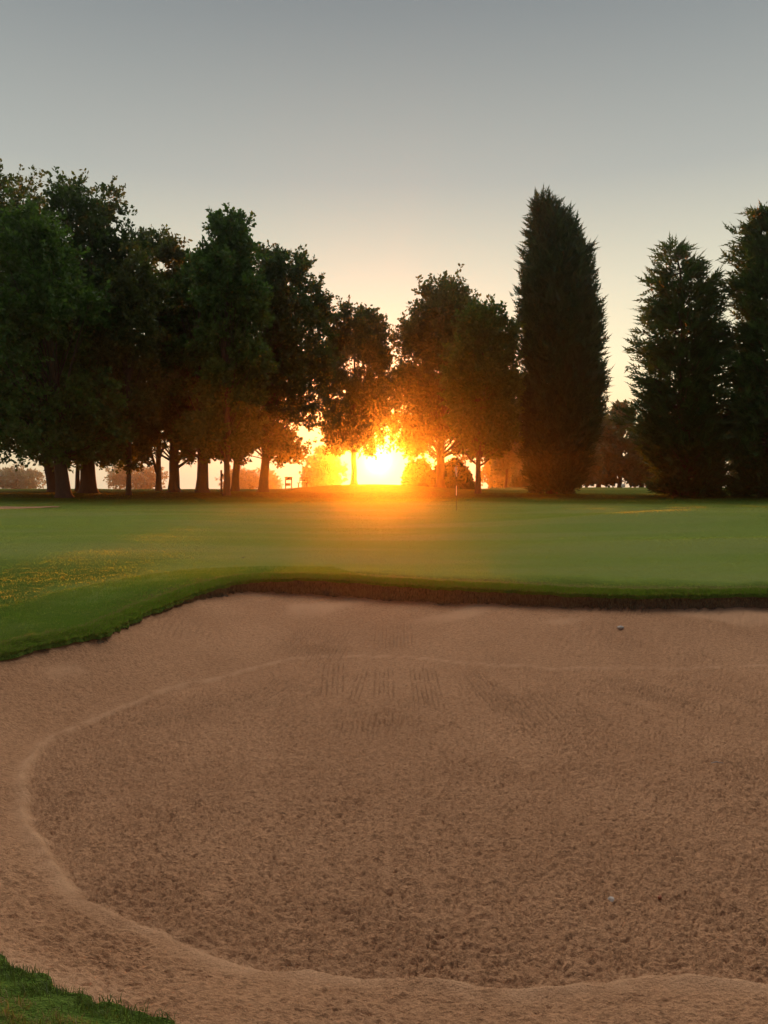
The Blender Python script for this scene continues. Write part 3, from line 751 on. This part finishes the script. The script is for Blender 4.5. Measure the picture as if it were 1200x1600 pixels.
# white tee marker
def blob(name, loc, size, mat, label, cat, seed=0, squash=.8, n=12, rot=0):
    rg = np.random.default_rng(seed); a = np.linspace(0, 2 * np.pi, n * 2, endpoint=False); e = np.linspace(-np.pi / 2, np.pi / 2, n)
    E, Aa = np.meshgrid(e, a, indexing='ij')
    rr = 1 + .18 * np.sin(2 * Aa + 1 + seed) * np.cos(E) + .12 * np.sin(3 * Aa + seed * 2) * np.cos(E) + .1 * np.sin(4 * E + seed)
    V = np.stack([rr * np.cos(E) * np.cos(Aa), rr * np.cos(E) * np.sin(Aa), rr * np.sin(E) * squash], -1).reshape(-1, 3) * size
    o = mesh_np(name, V, [grid_faces(n, 2 * n, True)], mat, None, True); o.location = loc; o.rotation_euler = (0, 0, rot)
    return tag(o, label, cat)
x, y, z = at_y(974, 761, 74); z = float(G(x, y))
p = empty('tee_marker', (x, y, z)); tag(p, 'small white tee marker on the far fairway between the conifers', 'tee marker')
A = Acc(); box(A, (0, 0, .20), (.30, .22, .26)); box(A, (.03, 0, .36), (.2, .18, .05)); A.build('head', M_WHITE, p, False)
A = Acc(); A.add(capped(np.array([[0, 0, -.05], [0, 0, .07]]), [.03, .03], 8)); A.build('spike', M_WHITE, p, False)
# stones in the sand
def on_sand(px, py):
    x, y = at_z(px, py, FLOOR)
    z = sand_z(np.array([x]), np.array([y]))[0]
    for _i in range(4):
        x, y = at_z(px, py, float(z[0])); z = sand_z(np.array([x]), np.array([y]))[0]
    return x, y, float(z[0])
x, y, z = on_sand(956, 1406); blob('stone', (x, y, z + .010), .019, M_STONE, 'pale stone half sunk in the raked sand, the left of two close together', 'stone', 3, .75)
x, y, z = on_sand(1031, 1405); blob('stone', (x, y, z + .005), .011, M_RUST, 'tiny rust red stone on the sand, right of the pale one', 'stone', 5, .8)
x, y, z = on_sand(969, 1004); blob('stone', (x, y, z + .015), .033, M_STONE, 'pale stone lodged high on the far sand face', 'stone', 7, .8)
x, y, z = on_sand(1120, 1196)
o = mesh_np('twig', *(lambda vf: (vf[0], [vf[1]]))(capped(np.array([[-.04, 0, .002], [0, .008, .008], [.045, -.004, .003]]), [.003, .004, .002], 6)), M_STONE); o.location = (x, y, z + .002)
tag(o, 'short pale twig lying on the sand at the right', 'twig')
x, y, z = on_sand(442, 1276)
o = mesh_np('twig', *(lambda vf: (vf[0], [vf[1]]))(capped(np.array([[-.02, .006, .002], [0, 0, .007], [.022, -.008, .002]]), [.002, .003, .0015], 6)), M_TWIG); o.location = (x, y, z + .003)
tag(o, 'tiny dark twig on the raked sand left of centre', 'twig')
x, y, z = on_sand(832, 953); blob('clod', (x, y, z + .01), .035, M_EARTH, 'dark clod of earth fallen from the lip onto the sand face', 'clod', 9, .8)
# leaf on the green
x, y = at_z(380, 871, .16); z = float(G(x, y))
V = np.array([[-.035, 0, .005], [0, .02, .018], [.04, 0, .03], [0, -.02, .012], [0, 0, .002]])
o = mesh_np('fallen_leaf', V, [np.array([[0, 3, 4], [3, 2, 4], [2, 1, 4], [1, 0, 4]])], M_TWIG); o.location = (x, y, z + .01)
tag(o, 'single dark curled leaf lying on the green above the bunker', 'leaf')

# ---------------------------------------------------------------- haze
V = np.array([[x, y, z] for z in (-12., 34.) for (x, y) in ((-275, -55), (275, -55), (275, 275), (-275, 275))])
hz = mesh_np('haze', V, [np.array([[0, 3, 2, 1], [4, 5, 6, 7], [0, 1, 5, 4], [1, 2, 6, 5], [2, 3, 7, 6], [3, 0, 4, 7]])], None, mats=[])
m, t = newmat('haze'); hz.data.materials.clear(); hz.data.materials.append(m)
HAZE = dict(d=.0004, g=.94, c=(1, .96, .88, 1))
pv = t.n('ShaderNodeVolumePrincipled', ins={'Color': HAZE['c'], 'Density': HAZE['d'], 'Anisotropy': HAZE['g']})
out = t.n('ShaderNodeOutputMaterial'); t.t.links.new(pv.outputs[0], out.inputs['Volume'])
tag(hz, 'thin golden morning haze over the whole course', 'haze', kind='stuff')

# ---------------------------------------------------------------- sun, sky, camera
sd = ray(591, 720); sd /= np.linalg.norm(sd)
elev = math.asin(sd[2]); az = math.atan2(sd[0], sd[1])
sun = bpy.data.lights.new('sun', 'SUN'); so = bpy.data.objects.new('sun', sun); COL.objects.link(so)
sun.energy = 3.4; sun.angle = R(.5); sun.color = (1, .20, .01)
import mathutils
so.rotation_euler = mathutils.Vector(tuple(-sd)).to_track_quat('-Z', 'Y').to_euler()
w = bpy.data.worlds.new('World'); S.world = w; w.use_nodes = True
class W(NT):
    def __init__(s): s.t = w.node_tree; s.t.nodes.clear()
t = W()
sky = t.n('ShaderNodeTexSky', sky_type='NISHITA'); sky.sun_disc = False; sky.sun_elevation = max(elev, R(1)); sky.sun_rotation = az
sky.air_density = 1.; sky.dust_density = 2.; sky.ozone_density = 1.
tc = t.n('ShaderNodeTexCoord').outputs['Generated']
sep = t.n('ShaderNodeSeparateXYZ', ins={0: tc})
dot = t.n('ShaderNodeVectorMath', operation='DOT_PRODUCT', ins={0: tc, 1: tuple(sd)}).outputs['Value']
dot = t.math('MAXIMUM', dot, 0.)
# hazy veil over the clear sky, brighter towards the horizon
veil = t.ramp(t.math('MAXIMUM', sep.outputs[2], 0.), [(0, (.72, .62, .42)), (.07, (.88, .82, .49)), (.15, (.93, .89, .61)), (.24, (.74, .72, .56)), (.36, (.43, .455, .425)), (.53, (.225, .255, .27)), (.62, (.21, .245, .265)), (1, (.35, .38, .40))])
side = t.math('ADD', .35, t.math('MULTIPLY', t.n('ShaderNodeMapRange', interpolation_type='SMOOTHSTEP', ins={0: sep.outputs[1], 1: -.35, 2: .35}).outputs[0], .65))
sd_dim = t.math('MULTIPLY', side, 1.0)
veil = t.mix(1.0, veil, t.n('ShaderNodeCombineColor', ins={0: sd_dim, 1: sd_dim, 2: t.math('ADD', .15, t.math('MULTIPLY', sd_dim, .85))}).outputs[0], 'MULTIPLY')
# added bright sky band, sunward above the view, shaping light on the sand
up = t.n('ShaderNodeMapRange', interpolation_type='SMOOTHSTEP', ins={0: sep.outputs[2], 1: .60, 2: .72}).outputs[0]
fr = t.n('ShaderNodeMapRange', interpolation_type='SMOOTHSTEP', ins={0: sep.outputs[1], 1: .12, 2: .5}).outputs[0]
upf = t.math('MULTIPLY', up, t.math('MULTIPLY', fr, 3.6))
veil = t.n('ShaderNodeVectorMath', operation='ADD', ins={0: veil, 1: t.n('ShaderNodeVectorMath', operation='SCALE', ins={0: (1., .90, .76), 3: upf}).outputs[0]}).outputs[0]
def lobe(k, a, col):
    f = t.math('MULTIPLY', t.math('POWER', dot, k), a)
    return t.n('ShaderNodeVectorMath', operation='SCALE', ins={0: col, 3: f}).outputs[0]
def addc(a, b): return t.n('ShaderNodeVectorMath', operation='ADD', ins={0: a, 1: b}).outputs[0]
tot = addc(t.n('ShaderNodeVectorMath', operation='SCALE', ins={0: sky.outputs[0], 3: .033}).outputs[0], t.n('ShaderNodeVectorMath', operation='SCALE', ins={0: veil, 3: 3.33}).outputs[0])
for k, a, col in ((14., .22, (1, 1., .45)), (250., .05, (1, .6, .05)), (11000., 32., (1, .55, .12)), ):
    tot = addc(tot, lobe(k, a, col))
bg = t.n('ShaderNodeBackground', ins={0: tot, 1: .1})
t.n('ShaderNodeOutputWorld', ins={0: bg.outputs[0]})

cam = bpy.data.cameras.new('camera'); co = bpy.data.objects.new('camera', cam); COL.objects.link(co)
cam.sensor_fit = 'VERTICAL'; cam.sensor_height = 36; cam.lens = F / 1600 * 36; cam.clip_end = 2000; cam.clip_start = .05
co.location = (0, 0, EYE); co.rotation_euler = (math.pi / 2 - TILT, 0, 0)
S.camera = co
S.view_settings.view_transform = 'Standard'; S.view_settings.look = 'None'; S.view_settings.gamma = 1; S.view_settings.use_curve_mapping = False
S.view_settings.exposure = 1.585
